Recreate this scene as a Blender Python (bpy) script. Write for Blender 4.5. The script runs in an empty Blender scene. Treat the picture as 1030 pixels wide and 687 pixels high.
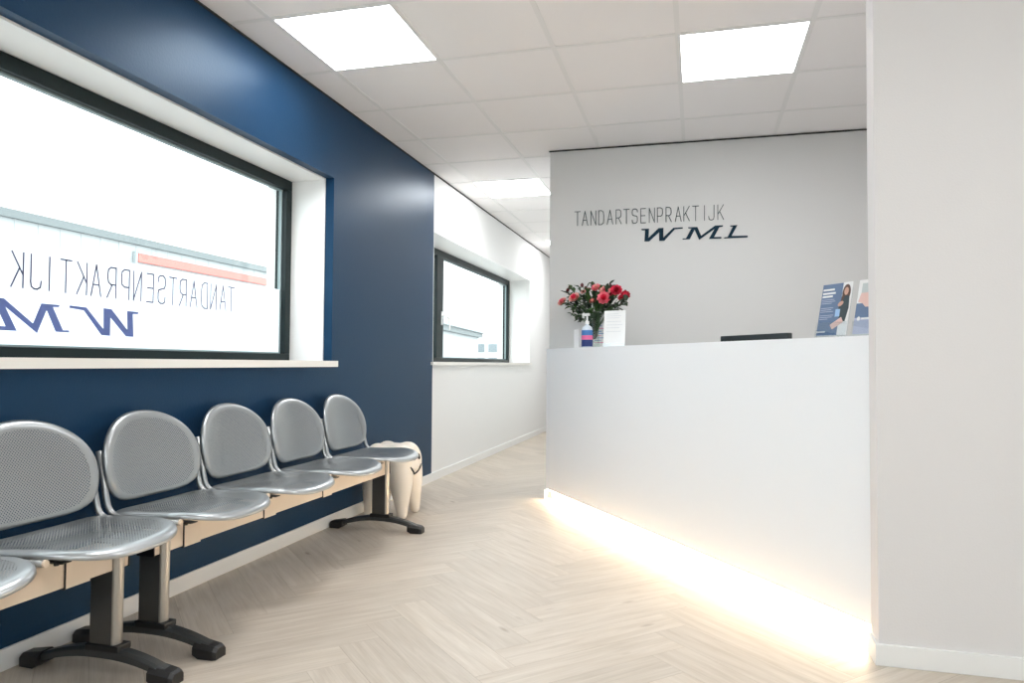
import bpy, bmesh, math, random
from mathutils import Vector, Matrix
from mathutils.bvhtree import BVHTree
R = random.Random(7)
scene = bpy.context.scene
COL = scene.collection
PI = math.pi

# ------------------------------------------------------------------ basics
CAMZ = 0.969
XW = -2.101            # inner face of the window wall
H = 2.535              # ceiling height
YB = 5.075             # back wall of the reception
XC = -1.044            # left end of the back wall
YN, YN2, XN = 2.556, 2.656, 0.571   # near wall at the right
XR, YR0, YE = 3.1, -2.6, 11.6
GX, GY = -1.8868, 2.8018            # origin of the 0.6 m ceiling grid
SK = 0.068             # skirting height

def empty(name, loc, label, cat, group=None):
    o = bpy.data.objects.new(name, None); COL.objects.link(o)
    o.location = loc; o.empty_display_size = .1
    o['label'] = label; o['category'] = cat
    if group: o['group'] = group
    return o

def tag(o, label, cat, group=None):
    o['label'] = label; o['category'] = cat
    if group: o['group'] = group
    return o

def struct(o):
    o['kind'] = 'structure'; return o

def link_mesh(name, bm, mats, parent=None, smooth=False, world=False, recalc=True):
    """bm is in world coordinates when world=True, else in the parent's coordinates"""
    if recalc: bmesh.ops.recalc_face_normals(bm, faces=bm.faces)
    me = bpy.data.meshes.new(name); 
    if world and parent is not None:
        base = parent
        off = Vector((0, 0, 0))
        while base is not None:
            off += base.location; base = base.parent
        bmesh.ops.translate(bm, verts=bm.verts, vec=-off)
    bm.to_mesh(me); bm.free()
    for m in (mats if isinstance(mats, (list, tuple)) else [mats]): me.materials.append(m)
    if smooth:
        for p in me.polygons: p.use_smooth = True
    o = bpy.data.objects.new(name, me); COL.objects.link(o)
    if parent is not None: o.parent = parent
    return o

def box(bm, x0, x1, y0, y1, z0, z1, mi=0, bev=0):
    vs = [bm.verts.new((x, y, z)) for x in (x0, x1) for y in (y0, y1) for z in (z0, z1)]
    fs = []
    for idx in ((0,1,3,2),(4,6,7,5),(0,4,5,1),(2,3,7,6),(0,2,6,4),(1,5,7,3)):
        f = bm.faces.new([vs[i] for i in idx]); f.material_index = mi; fs.append(f)
    if bev:
        es = list({e for f in fs for e in f.edges})
        r = bmesh.ops.bevel(bm, geom=es, offset=bev, segments=2, affect='EDGES', profile=.6)
        for f in r['faces']: f.material_index = mi
    return vs

def prism(bm, pts, z0, z1, mi=0):
    a = [bm.verts.new((x, y, z0)) for x, y in pts]; b = [bm.verts.new((x, y, z1)) for x, y in pts]
    n = len(pts); fs = [bm.faces.new(a), bm.faces.new(b)]
    for i in range(n): fs.append(bm.faces.new([a[i], a[(i+1) % n], b[(i+1) % n], b[i]]))
    for f in fs: f.material_index = mi
    return fs

def tube(bm, pts, r, n=10, mi=0, cap=True):
    pts = [Vector(p) for p in pts]
    rs = r if isinstance(r, (list, tuple)) else [r]*len(pts)
    rings = []
    t0 = (pts[1]-pts[0]).normalized()
    up = Vector((0, 0, 1)) if abs(t0.z) < .9 else Vector((0, 1, 0))
    u = t0.cross(up).normalized()
    for i, p in enumerate(pts):
        t = (pts[min(i+1, len(pts)-1)] - pts[max(i-1, 0)]).normalized()
        u = (u - t*u.dot(t)).normalized(); v = t.cross(u)
        rings.append([bm.verts.new(p + (u*math.cos(a) + v*math.sin(a))*rs[i]) for a in [2*PI*k/n for k in range(n)]])
    for a, b in zip(rings, rings[1:]):
        for k in range(n):
            f = bm.faces.new([a[k], a[(k+1) % n], b[(k+1) % n], b[k]]); f.material_index = mi
    if cap:
        for rr in (rings[0], rings[-1]): bm.faces.new(rr).material_index = mi
    return rings

def lathe(bm, prof, n=24, mi=0, center=(0, 0, 0)):
    cx, cy, cz = center
    rings = []
    for r, z in prof:
        rings.append([bm.verts.new((cx + max(r, 1e-4)*math.cos(2*PI*k/n), cy + max(r, 1e-4)*math.sin(2*PI*k/n), cz + z)) for k in range(n)])
    for a, b in zip(rings, rings[1:]):
        for k in range(n):
            bm.faces.new([a[k], a[(k+1) % n], b[(k+1) % n], b[k]]).material_index = mi
    for rr in (rings[0], rings[-1]): bm.faces.new(rr).material_index = mi

def arc(p0, p1, p2, n=8):
    p0, p1, p2 = Vector(p0), Vector(p1), Vector(p2)
    return [p0*(1-t)**2 + p1*2*t*(1-t) + p2*t*t for t in [i/n for i in range(n+1)]]

# ------------------------------------------------------------------ materials
def mat(name, col, rough=.5, metal=0, spec=.5, emis=None, es=0, coat=0, bump=None):
    m = bpy.data.materials.new(name); m.use_nodes = True
    b = m.node_tree.nodes['Principled BSDF']
    b.inputs['Base Color'].default_value = (*col, 1)
    b.inputs['Roughness'].default_value = rough; b.inputs['Metallic'].default_value = metal
    b.inputs['Specular IOR Level'].default_value = spec
    b.inputs['Coat Weight'].default_value = coat
    if emis:
        b.inputs['Emission Color'].default_value = (*emis, 1); b.inputs['Emission Strength'].default_value = es
    if bump:
        nt = m.node_tree; N = nt.nodes
        tc = N.new('ShaderNodeTexCoord'); no = N.new('ShaderNodeTexNoise'); bp = N.new('ShaderNodeBump')
        no.inputs['Scale'].default_value = bump[0]; no.inputs['Detail'].default_value = 3
        bp.inputs['Strength'].default_value = bump[1]; bp.inputs['Distance'].default_value = .002
        nt.links.new(tc.outputs['Object'], no.inputs['Vector']); nt.links.new(no.outputs['Fac'], bp.inputs['Height'])
        nt.links.new(bp.outputs['Normal'], b.inputs['Normal'])
    return m

M = {}
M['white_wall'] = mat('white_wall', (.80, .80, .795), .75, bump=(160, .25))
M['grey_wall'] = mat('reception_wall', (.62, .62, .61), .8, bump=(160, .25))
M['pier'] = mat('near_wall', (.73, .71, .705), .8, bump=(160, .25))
M['blue_wall'] = mat('navy_wall', (.009, .036, .083), .38, spec=.22, bump=(90, .30))
M['blue_wall'].node_tree.nodes['Principled BSDF'].inputs['Specular Tint'].default_value = (.4, .7, 1, 1)
M['white_paint'] = mat('white_gloss_paint', (.84, .84, .83), .4)
M['sill'] = mat('sill_composite', (.83, .81, .77), .35)
M['ceiling'] = mat('ceiling_tile', (.87, .85, .845), .95, bump=(300, .3))
M['tbar'] = mat('ceiling_grid', (.80, .79, .78), .6)
M['gap'] = mat('dark_gap', (.03, .03, .03), .8)
M['counter'] = mat('counter_laminate', (.92, .935, .96), .45)
M['frame'] = mat('anthracite_frame', (.006, .014, .015), .4, spec=.25)
M['gasket'] = mat('frame_bead', (.25, .32, .33), .4)
M['silver'] = mat('silver_lacquer', (.40, .42, .43), .33, metal=.75, coat=.3)
M['tube'] = mat('silver_tube', (.42, .43, .43), .3, metal=.8)
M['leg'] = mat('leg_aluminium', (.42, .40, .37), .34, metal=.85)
M['legside_reflect'] = mat('leg_side_dark_reflection', (.115, .11, .105), .32, metal=.7)  # leg sides coloured dark to imitate a dark reflection in the metal
M['darkleg'] = mat('base_graphite', (.07, .075, .078), .35, metal=.6)
M['rubber'] = mat('black_plastic', (.008, .008, .009), .45)
M['beam'] = mat('beam_cream', (.78, .64, .50), .4)
M['plastic_tooth'] = mat('tooth_plastic', (.88, .80, .70), .35)
M['black'] = mat('black_paint', (.01, .01, .012), .5)
M['screen'] = mat('monitor_shell', (.02, .028, .03), .4)
M['desk'] = mat('desk_top', (.72, .70, .66), .5)
M['sign_dark'] = mat('sign_dark', (.035, .06, .065), .5)
M['sign_teal'] = mat('sign_teal', (.002, .022, .042), .6, spec=.2)
M['film_blue'] = mat('film_blue', (.16, .2, .45), .6)
M['film_line'] = mat('film_line', (.12, .13, .22), .6)
M['paper'] = mat('paper', (.86, .86, .86), .6)
M['led'] = mat('led_strip', (1, .9, .7), .5, emis=(1, .80, .56), es=34)
M['lamp'] = mat('lamp_diffuser', (1, 1, 1), .5, emis=(.98, .99, 1), es=10)
M['lampframe'] = mat('lamp_frame', (.8, .8, .8), .5)
M['diffuser'] = mat('led_profile', (.95, .93, .88), .5)

def glass_mat(name, tint=(1, 1, 1), refl=.06):
    m = bpy.data.materials.new(name); m.use_nodes = True; nt = m.node_tree; N = nt.nodes; N.clear()
    out = N.new('ShaderNodeOutputMaterial'); mx = N.new('ShaderNodeMixShader'); tr = N.new('ShaderNodeBsdfTransparent')
    gl = N.new('ShaderNodeBsdfGlossy'); gl.inputs['Roughness'].default_value = .02
    tr.inputs['Color'].default_value = (*tint, 1); mx.inputs['Fac'].default_value = refl
    nt.links.new(tr.outputs[0], mx.inputs[1]); nt.links.new(gl.outputs[0], mx.inputs[2]); nt.links.new(mx.outputs[0], out.inputs[0])
    return m
M['glass'] = glass_mat('window_glass', (.93, .96, .95), .05)
M['acrylic'] = glass_mat('clear_acrylic', (.95, .97, .98), .06)

def film_mat():
    m = bpy.data.materials.new('frosted_film'); m.use_nodes = True; nt = m.node_tree; N = nt.nodes; N.clear()
    out = N.new('ShaderNodeOutputMaterial'); mx = N.new('ShaderNodeMixShader'); t = N.new('ShaderNodeBsdfTranslucent')
    d = N.new('ShaderNodeBsdfDiffuse'); t.inputs['Color'].default_value = (.95, .97, 1, 1); d.inputs['Color'].default_value = (.9, .9, .92, 1)
    mx.inputs['Fac'].default_value = .25
    nt.links.new(t.outputs[0], mx.inputs[1]); nt.links.new(d.outputs[0], mx.inputs[2]); nt.links.new(mx.outputs[0], out.inputs[0])
    return m
M['film'] = film_mat()
def film_letter(name, col):
    m = bpy.data.materials.new(name); m.use_nodes = True; nt = m.node_tree; N = nt.nodes; N.clear()
    out = N.new('ShaderNodeOutputMaterial'); t = N.new('ShaderNodeBsdfTranslucent'); d = N.new('ShaderNodeBsdfDiffuse'); mx = N.new('ShaderNodeMixShader')
    t.inputs['Color'].default_value = (*col, 1); d.inputs['Color'].default_value = (*col, 1); mx.inputs['Fac'].default_value = .3
    nt.links.new(t.outputs[0], mx.inputs[1]); nt.links.new(d.outputs[0], mx.inputs[2]); nt.links.new(mx.outputs[0], out.inputs[0])
    return m
M['film_blue'] = film_letter('film_blue', (.27, .32, .52))
M['film_line'] = film_letter('film_line', (.20, .20, .30))

def floor_mat():
    m = bpy.data.materials.new('oak_herringbone'); m.use_nodes = True; nt = m.node_tree; N = nt.nodes; L = nt.links
    b = N['Principled BSDF']
    uv = N.new('ShaderNodeUVMap'); uv.uv_map = 'grain'
    mp = N.new('ShaderNodeMapping'); mp.inputs['Scale'].default_value = (1.4, 17, 1)
    no = N.new('ShaderNodeTexNoise'); no.inputs['Scale'].default_value = 2.2; no.inputs['Detail'].default_value = 7; no.inputs['Roughness'].default_value = .62; no.inputs['Distortion'].default_value = .5
    mp2 = N.new('ShaderNodeMapping'); mp2.inputs['Scale'].default_value = (2, 130, 1)
    no2 = N.new('ShaderNodeTexNoise'); no2.inputs['Scale'].default_value = 2; no2.inputs['Detail'].default_value = 3
    cr = N.new('ShaderNodeValToRGB')
    cr.color_ramp.elements[0].position = .25; cr.color_ramp.elements[0].color = (.55, .465, .375, 1)
    cr.color_ramp.elements[1].position = .75; cr.color_ramp.elements[1].color = (.73, .655, .565, 1)
    at = N.new('ShaderNodeAttribute'); at.attribute_name = 'tone'
    hs = N.new('ShaderNodeHueSaturation')
    mr = N.new('ShaderNodeMapRange'); mr.inputs['To Min'].default_value = .93; mr.inputs['To Max'].default_value = 1.06
    mul = N.new('ShaderNodeMixRGB'); mul.blend_type = 'MULTIPLY'; mul.inputs['Fac'].default_value = .25
    # knots
    mp3 = N.new('ShaderNodeMapping'); mp3.inputs['Scale'].default_value = (2.2, 7, 1)
    vo = N.new('ShaderNodeTexVoronoi'); vo.inputs['Scale'].default_value = 1.0
    kr = N.new('ShaderNodeValToRGB'); kr.color_ramp.elements[0].position = .02; kr.color_ramp.elements[0].color = (.5, .42, .34, 1)
    kr.color_ramp.elements[1].position = .10; kr.color_ramp.elements[1].color = (1, 1, 1, 1)
    mk = N.new('ShaderNodeMixRGB'); mk.blend_type = 'MULTIPLY'; mk.inputs['Fac'].default_value = .8
    for mm in (mp, mp2, mp3): L.new(uv.outputs[0], mm.inputs[0])
    L.new(mp.outputs[0], no.inputs['Vector']); L.new(mp2.outputs[0], no2.inputs['Vector']); L.new(mp3.outputs[0], vo.inputs['Vector'])
    L.new(no.outputs['Fac'], cr.inputs[0]); L.new(cr.outputs[0], mul.inputs[1]); L.new(no2.outputs['Fac'], mul.inputs[2])
    L.new(vo.outputs['Distance'], kr.inputs[0]); L.new(mul.outputs[0], mk.inputs[1]); L.new(kr.outputs[0], mk.inputs[2])
    L.new(at.outputs['Fac'], mr.inputs['Value']); L.new(mr.outputs[0], hs.inputs['Value']); L.new(mk.outputs[0], hs.inputs['Color'])
    L.new(hs.outputs[0], b.inputs['Base Color'])
    b.inputs['Roughness'].default_value = .42; b.inputs['Specular IOR Level'].default_value = .4
    bp = N.new('ShaderNodeBump'); bp.inputs['Strength'].default_value = .12; bp.inputs['Distance'].default_value = .001
    L.new(no2.outputs['Fac'], bp.inputs['Height']); L.new(bp.outputs[0], b.inputs['Normal'])
    return m
M['floor'] = floor_mat()
M['groove'] = mat('floor_groove', (.30, .23, .16), .8)

def perforated(name, pitch, hole, tmax):
    """silver sheet with staggered round holes cut through it; uv 'sheet' is in metres, uv 'rim' x is 0 centre..1 edge"""
    m = bpy.data.materials.new(name); m.use_nodes = True; nt = m.node_tree; N = nt.nodes; L = nt.links
    b = N['Principled BSDF']; b.inputs['Base Color'].default_value = (.40, .42, .43, 1)
    b.inputs['Metallic'].default_value = .75; b.inputs['Roughness'].default_value = .33; b.inputs['Coat Weight'].default_value = .3
    def math_(op, a, bb=None, c=None):
        n = N.new('ShaderNodeMath'); n.operation = op
        for i, v in enumerate((a, bb, c)):
            if v is None: continue
            if isinstance(v, (int, float)): n.inputs[i].default_value = v
            else: L.new(v, n.inputs[i])
        return n.outputs[0]
    uv = N.new('ShaderNodeUVMap'); uv.uv_map = 'sheet'; sx = N.new('ShaderNodeSeparateXYZ'); L.new(uv.outputs[0], sx.inputs[0])
    rim = N.new('ShaderNodeUVMap'); rim.uv_map = 'rim'; rx = N.new('ShaderNodeSeparateXYZ'); L.new(rim.outputs[0], rx.inputs[0])
    U = math_('MULTIPLY', math_('ADD', sx.outputs[0], sx.outputs[1]), .7071/pitch)
    V = math_('MULTIPLY', math_('SUBTRACT', sx.outputs[0], sx.outputs[1]), .7071/pitch)
    fu = math_('SUBTRACT', math_('FRACT', U), .5); fv = math_('SUBTRACT', math_('FRACT', V), .5)
    d = math_('SQRT', math_('ADD', math_('MULTIPLY', fu, fu), math_('MULTIPLY', fv, fv)))
    h = math_('LESS_THAN', d, hole/pitch/2)
    k = math_('MULTIPLY', h, math_('LESS_THAN', rx.outputs[0], tmax))
    tr = N.new('ShaderNodeBsdfTransparent'); mx = N.new('ShaderNodeMixShader')
    L.new(k, mx.inputs[0]); L.new(b.outputs[0], mx.inputs[1]); L.new(tr.outputs[0], mx.inputs[2])
    L.new(mx.outputs[0], N['Material Output'].inputs[0])
    return m
M['perf_back'] = perforated('perforated_back', .0074, .0044, .86)
M['perf_seat'] = perforated('perforated_seat', .0074, .0044, .85)

# ------------------------------------------------------------------ camera
f_px, pitch, yaw, roll = 711.54, .0309, .2556, .0068
fw = Vector((-math.sin(yaw)*math.cos(pitch), math.cos(yaw)*math.cos(pitch), math.sin(pitch)))
rt = Vector((math.cos(yaw), math.sin(yaw), 0)); up = rt.cross(fw)
r2 = rt*math.cos(roll) + up*math.sin(roll); u2 = up*math.cos(roll) - rt*math.sin(roll)
cam = bpy.data.cameras.new('camera'); co = bpy.data.objects.new('camera', cam); COL.objects.link(co)
co.matrix_world = Matrix(((r2.x, u2.x, -fw.x, 0), (r2.y, u2.y, -fw.y, 0), (r2.z, u2.z, -fw.z, CAMZ), (0, 0, 0, 1)))
cam.sensor_fit = 'HORIZONTAL'; cam.sensor_width = 36; cam.lens = f_px/1030*36; cam.clip_start = .02; cam.clip_end = 400
scene.camera = co

# ------------------------------------------------------------------ floor (herringbone)
def make_floor():
    bm = bmesh.new(); uv = bm.loops.layers.uv.new('grain'); tone = bm.faces.layers.float.new('tone')
    X0, X1, Y0, Y1 = XW-.02, XR+.02, YR0-.02, YE+.02
    box(bm, X0, X1, Y0, Y1, -.10, -.0012, 1)
    Lp, Wp, g = .735, .147, .0004
    s = 1/math.sqrt(2)
    n = 5
    # local herringbone coordinates (a,b); world = rotation by 45 deg so that the zigzag runs along Y
    def w(a, b): return (XOFF + (a-b)*s, YOFF + (a+b)*s)
    XOFF, YOFF = -1.6, .35
    pl = []
    for i in range(-60, 100):
        for j in range(-12, 12):
            # step i goes one width along (1,1); j shifts perpendicular by (L,-L)
            a = i*Wp + j*Lp; b = i*Wp - j*Lp
            pl.append((a, b, a+Lp, b+Wp, 0))          # along a
            pl.append((a - 0, b+Wp, a+Wp, b+Wp+Lp, 1)) # along b
    for a0, b0, a1, b1, d in pl:
        c = w((a0+a1)/2, (b0+b1)/2)
        if not (X0-.5 < c[0] < X1+.5 and Y0-.5 < c[1] < Y1+.5): continue
        pts = [w(*q) for q in ((a0+g, b0+g), (a1-g, b0+g), (a1-g, b1-g), (a0+g, b1-g))]
        P = [(Vector((x, y, 0))) for x, y in pts]
        # clip against the floor rectangle
        UVc = [(0, 0), (Lp, 0), (Lp, Wp), (0, Wp)] if d == 0 else [(0, 0), (0, Wp), (Lp, Wp), (Lp, 0)]
        poly = [(p.x, p.y, q[0], q[1]) for p, q in zip(P, UVc)]
        for ax, lim, sg in ((0, X0, 1), (0, X1, -1), (1, Y0, 1), (1, Y1, -1)):
            out = []
            for k in range(len(poly)):
                A, B = poly[k], poly[(k+1) % len(poly)]
                da, db = (A[ax]-lim)*sg, (B[ax]-lim)*sg
                if da >= 0: out.append(A)
                if da*db < 0:
                    t = da/(da-db); out.append(tuple(A[m]+(B[m]-A[m])*t for m in range(4)))
            poly = out
            if not poly: break
        if len(poly) < 3: continue
        ox, oy = R.uniform(0, 40), R.uniform(0, 40)
        try: f = bm.faces.new([bm.verts.new((p[0], p[1], 0)) for p in poly])
        except ValueError: continue
        f.normal_update()
        tv = R.random()
        f[tone] = tv
        for l, p in zip(list(f.loops), poly):
            q = (p[2], p[3])
            l[uv].uv = (q[0]+ox, q[1]+oy)
        if f.normal.z < 0: f.normal_flip()
    return struct(link_mesh('floor', bm, [M['floor'], M['groove']], recalc=False))
make_floor()

# ------------------------------------------------------------------ walls
W1 = (.15, 3.80, .977, 2.073)    # y0,y1,z0,z1 of window opening 1
W2 = (5.4605, 8.96, .977, 2.060)
XO = -2.52                       # outer face of the wall
def wall_left():
    bm = bmesh.new()
    ys = [YR0, W1[0], W1[1], 5.46, W2[0], W2[1], YE]
    def seg(y0, y1, z0, z1, mi): box(bm, XO, XW, y0, y1, z0, z1, mi)
    e = .0
    for (y0, y1, z0, z1) in ((YR0, W1[0], 0, H), (W1[0], W1[1], 0, W1[2]-.036), (W1[0], W1[1], W1[3], H), (W1[1], 5.46, 0, H)):
        seg(y0, y1, z0, z1, 0)
    for (y0, y1, z0, z1) in ((W2[0], W2[1], 0, W2[2]-.026), (W2[0], W2[1], W2[3], H), (W2[1], YE, 0, H)):
        seg(y0, y1, z0, z1, 1)
    return struct(link_mesh('wall_left', bm, [M['blue_wall'], M['white_wall']]))
wall_left()

def boxobj(name, mats, *boxes, parent=None, bev=0, world=True):
    bm = bmesh.new()
    for b in boxes: box(bm, *b, bev=bev)
    return link_mesh(name, bm, mats, parent, world=world)

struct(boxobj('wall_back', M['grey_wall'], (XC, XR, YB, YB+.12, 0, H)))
struct(boxobj('wall_corridor', M['white_wall'], (XC, XC+.12, YB+.121, YE, 0, H)))
struct(boxobj('wall_end', M['white_wall'], (XO, XC+.12, YE, YE+.12, 0, H)))
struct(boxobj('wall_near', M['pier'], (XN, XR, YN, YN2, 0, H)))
struct(boxobj('wall_right', M['white_wall'], (XR, XR+.12, YR0, YB+.12, 0, H)))
RW = (-.6, 2.8, .95, 2.30)
struct(boxobj('wall_rear', M['white_wall'], (XO, RW[0], YR0-.12, YR0, 0, H), (RW[1], XR+.12, YR0-.12, YR0, 0, H), (RW[0], RW[1], YR0-.12, YR0, 0, RW[2]), (RW[0], RW[1], YR0-.12, YR0, RW[3], H)))
bm = bmesh.new()
for q in ((RW[0], RW[1], RW[2], RW[2]+.06), (RW[0], RW[1], RW[3]-.06, RW[3]), (RW[0], RW[0]+.06, RW[2]+.06, RW[3]-.06), (RW[1]-.06, RW[1], RW[2]+.06, RW[3]-.06), (1.07, 1.13, RW[2]+.06, RW[3]-.06)):
    box(bm, q[0], q[1], YR0-.09, YR0-.03, q[2], q[3])
w3 = struct(link_mesh('window_3', bm, M['frame']))  # unseen window added behind the camera to brighten the room
bm = bmesh.new()
for a, b in ((RW[0]+.061, 1.069), (1.131, RW[1]-.061)): box(bm, a, b, YR0-.065, YR0-.058, RW[2]+.061, RW[3]-.061)
link_mesh('glass_pane', bm, M['glass'], w3)

def skirt(name, x0, x1, y0, y1):
    bm = bmesh.new(); box(bm, x0, x1, y0, y1, 0, SK, bev=.002)
    return struct(link_mesh(name, bm, M['white_paint']))
skirt('baseboard_left', XW, XW+.012, YR0, YE)
skirt('baseboard_near', XN-.012, XR, YN-.012, YN)
skirt('baseboard_near_end', XN-.012, XN, YN, 2.66)
skirt('baseboard_corridor', XC-.014, XC, 4.985, YE)
skirt('baseboard_end', XW+.012, XC-.014, YE-.012, YE)
skirt('baseboard_right', XR-.012, XR, YR0+.012, YN-.012)
skirt('baseboard_rear', XW+.012, XR-.012, YR0, YR0+.012)

# ------------------------------------------------------------------ ceiling
lamps = {(0, 0), (3, 1), (0, 5), (0, 10), (0, -5), (3, -4), (6, -4), (7, 0)}  # panels behind the camera and behind the near wall are added fill light
def ceiling():
    bm = bmesh.new()
    i0, i1 = -1, 9; j0, j1 = -10, 15
    def clampx(v): return min(max(v, XW), XR)
    def clampy(v): return min(max(v, YR0), YE)
    b = .010
    for i in range(i0, i1):
        for j in range(j0, j1):
            if (i, j) in lamps: continue
            x0, x1 = clampx(GX+.6*i+b), clampx(GX+.6*(i+1)-b); y0, y1 = clampy(GY+.6*j+b), clampy(GY+.6*(j+1)-b)
            if x1-x0 < .01 or y1-y0 < .01: continue
            box(bm, x0, x1, y0, y1, H+.003, H+.018, 0)
    box(bm, XO, XR+.12, YR0-.12, YE+.12, H+.06, H+.16, 2)
    for i in range(i0, i1+1):
        x = GX+.6*i
        if XW < x < XR: box(bm, x-.012, x+.012, YR0, YE, H, H+.0029, 1)
    for j in range(j0, j1+1):
        y = GY+.6*j
        if YR0 < y < YE: box(bm, XW, XR, y-.012, y+.012, H+.0002, H+.0027, 1)
    return struct(link_mesh('ceiling', bm, [M['ceiling'], M['tbar'], M['gap']]))
ceiling()
def gapbox(n, *b): return struct(boxobj('shadow_gap_%d' % n, M['gap'], b))  # dark strip standing in for the shadow gap under the ceiling
gapbox(1, XW, XW+.008, YR0, YE, H-.008, H)
gapbox(2, XC-.008, XR, YB-.008, YB, H-.008, H)
gapbox(3, XN, XR, YN2, YN2+.008, H-.008, H)
lamp_labels = {(0, 0): 'square LED ceiling panel nearest the navy window wall', (3, 1): 'square LED ceiling panel in front of the grey wall with lettering',
    (0, 5): 'square LED ceiling panel over the start of the corridor, beside the back wall corner', (0, 10): 'farthest LED ceiling panel, deep in the corridor'}
for k in sorted(lamps):
    i, j = k; x, y = GX+.6*i+.3, GY+.6*j+.3
    t = empty('ceiling_light', (x, y, H), lamp_labels.get(k, 'added unseen LED ceiling panel'), 'ceiling light', 'LED panels in the ceiling grid')
    if k == (0, -5): t['label'] = 'added unseen fill-light panel in the ceiling at the rear by the window wall'
    if k == (3, -4): t['label'] = 'added unseen fill-light panel in the ceiling at the rear middle of the room'
    if k == (6, -4): t['label'] = 'added unseen fill-light panel in the ceiling at the rear right of the room'
    if k == (7, 0): t['label'] = 'added unseen fill-light panel above the reception desk behind the near wall'  # hidden panel added to lift the right part of the back wall
    bm = bmesh.new(); e = .286
    for q in ((-.298, .298, -.298, -e), (-.298, .298, e, .298), (-.298, -e, -e, e), (e, .298, -e, e)): box(bm, *q, -.001, .02)
    link_mesh('lamp_frame', bm, M['lampframe'], t)
    bm = bmesh.new(); box(bm, -e+.0005, e-.0005, -e+.0005, e-.0005, .001, .018)
    link_mesh('diffuser', bm, M['lamp'], t)

# ------------------------------------------------------------------ windows
XF0, XF1 = -2.45, -2.375       # frame depth
def window(n, W, mull, blue):
    y0, y1, z0, z1 = W
    e = .003
    bm = bmesh.new()
    fwid = .055
    box(bm, XF0, XF1, y0+.012, y1-.012, z1-.012-.06, z1-.012, 0, .003)
    box(bm, XF0, XF1, y0+.012, y1-.012, z0-.005, z0+.040, 0, .003)
    for a in (y0+.012, y1-.012-fwid): box(bm, XF0, XF1, a, a+fwid, z0+.040, z1-.072, 0, .003)
    for m_ in mull: box(bm, XF0, XF1+.012, m_-.09, m_+.09, z0+.04, z1-.072, 0, .003)
    # glazing bead (inner light line) and outer dark step
    bd = .008
    yy = [y0+.012+fwid] + [v for m_ in mull for v in (m_-.09, m_+.09)] + [y1-.012-fwid]
    for a, b in zip(yy[::2], yy[1::2]):
        za, zb = z0+.04, z1-.072
        for q in ((a, b, za, za+bd), (a, b, zb-bd, zb), (a, a+bd, za+bd, zb-bd), (b-bd, b, za+bd, zb-bd)):
            box(bm, -2.425, -2.405, *q, 1)
    fr = struct(link_mesh('window_%d' % n, bm, [M['frame'], M['gasket']]))
    g = bmesh.new()
    for a, b in zip(yy[::2], yy[1::2]): box(g, -2.418, -2.412, a+.001, b-.001, z0+.041, z1-.073)
    link_mesh('glass_pane', g, M['glass'], fr)
    # white lining of the reveal
    bm = bmesh.new(); xl = XW-.055 if blue else XW
    t = .010
    box(bm, XF0, xl, y0, y1, z1-t, z1-.0005, 0)
    for a in (y0+.0005, y1-t): box(bm, XF0, xl, a, a+t-.0005, z0, z1-t, 0)
    # outer reveal
    box(bm, XO, XF0-.002, y0+.001, y1-.001, z1-.035, z1-.001, 0); 
    for a in (y0+.001, y1-.045): box(bm, XO, XF0-.002, a, a+.044, z0, z1-.035, 0)
    link_mesh('reveal_lining', bm, M['white_paint'], fr)
    bm = bmesh.new(); tk = .036 if blue else .026
    pts = [(XF1-.02, y0+.0005), (XW+.0005, y0+.0005), (XW+.0005, y0-.04), (XW+.022, y0-.04), (XW+.022, y1+.04), (XW+.0005, y1+.04), (XW+.0005, y1-.0005), (XF1-.02, y1-.0005)]
    prism(bm, pts, z0-tk, z0)
    box(bm, XO-.04, XF0, y0+.002, y1-.002, z0-.04, z0-.006, 0, .002)
    link_mesh('window_sill', bm, M['sill'], fr)
    return fr
w1 = window(1, W1, [1.0], True)
w2 = window(2, W2, [6.33], False)
# sash handle on window 2
bm = bmesh.new()
box(bm, XF1+.012, XF1+.022, 6.355, 6.375, 1.33, 1.46, 0, .003)
tube(bm, [(XF1+.02, 6.365, 1.42), (XF1+.05, 6.365, 1.42)] , .008, 8)
tube(bm, [(XF1+.05, 6.36, 1.425), (XF1+.055, 6.41, 1.42), (XF1+.055, 6.47, 1.39), (XF1+.055, 6.485, 1.34), (XF1+.055, 6.48, 1.29)], .008, 8)
link_mesh('sash_handle', bm, M['white_paint'], w2)

# ------------------------------------------------------------------ lettering
LET = {  # strokes in a unit box (width 1, height 1)
 'T': [[(0, 1), (1, 1)], [(.5, 1), (.5, 0)]],
 'A': [[(0, 0), (.5, 1), (1, 0)], [(.2, .36), (.8, .36)]],
 'N': [[(.05, 0), (.05, 1), (.95, 0), (.95, 1)]],
 'D': [[(.05, 0), (.05, 1), (.55, 1), (.88, .9), (.95, .7), (.95, .3), (.88, .1), (.55, 0), (.05, 0)]],
 'R': [[(.05, 0), (.05, 1), (.6, 1), (.88, .92), (.93, .78), (.93, .62), (.85, .5), (.6, .43), (.05, .43)], [(.45, .43), (.98, 0)]],
 'S': [[(.95, .78), (.93, .92), (.7, 1), (.3, 1), (.08, .92), (.05, .78), (.05, .66), (.15, .56), (.85, .48), (.95, .38), (.95, .2), (.9, .06), (.65, 0), (.3, 0), (.08, .06), (.05, .22)]],
 'E': [[(.9, 1), (.08, 1), (.08, 0), (.9, 0)], [(.08, .5), (.8, .5)]],
 'P': [[(.05, 0), (.05, 1), (.6, 1), (.88, .92), (.93, .78), (.93, .62), (.85, .48), (.6, .41), (.05, .41)]],
 'K': [[(.05, 0), (.05, 1)], [(.98, 1), (.08, .38)], [(.35, .56), (1, 0)]],
 'I': [[(.5, 0), (.5, 1)]],
 'J': [[(.92, 1), (.92, .2), (.85, .06), (.6, 0), (.35, 0), (.1, .06), (.03, .24)]],
}
WORD = 'TANDARTSENPRAKTIJK'
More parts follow.
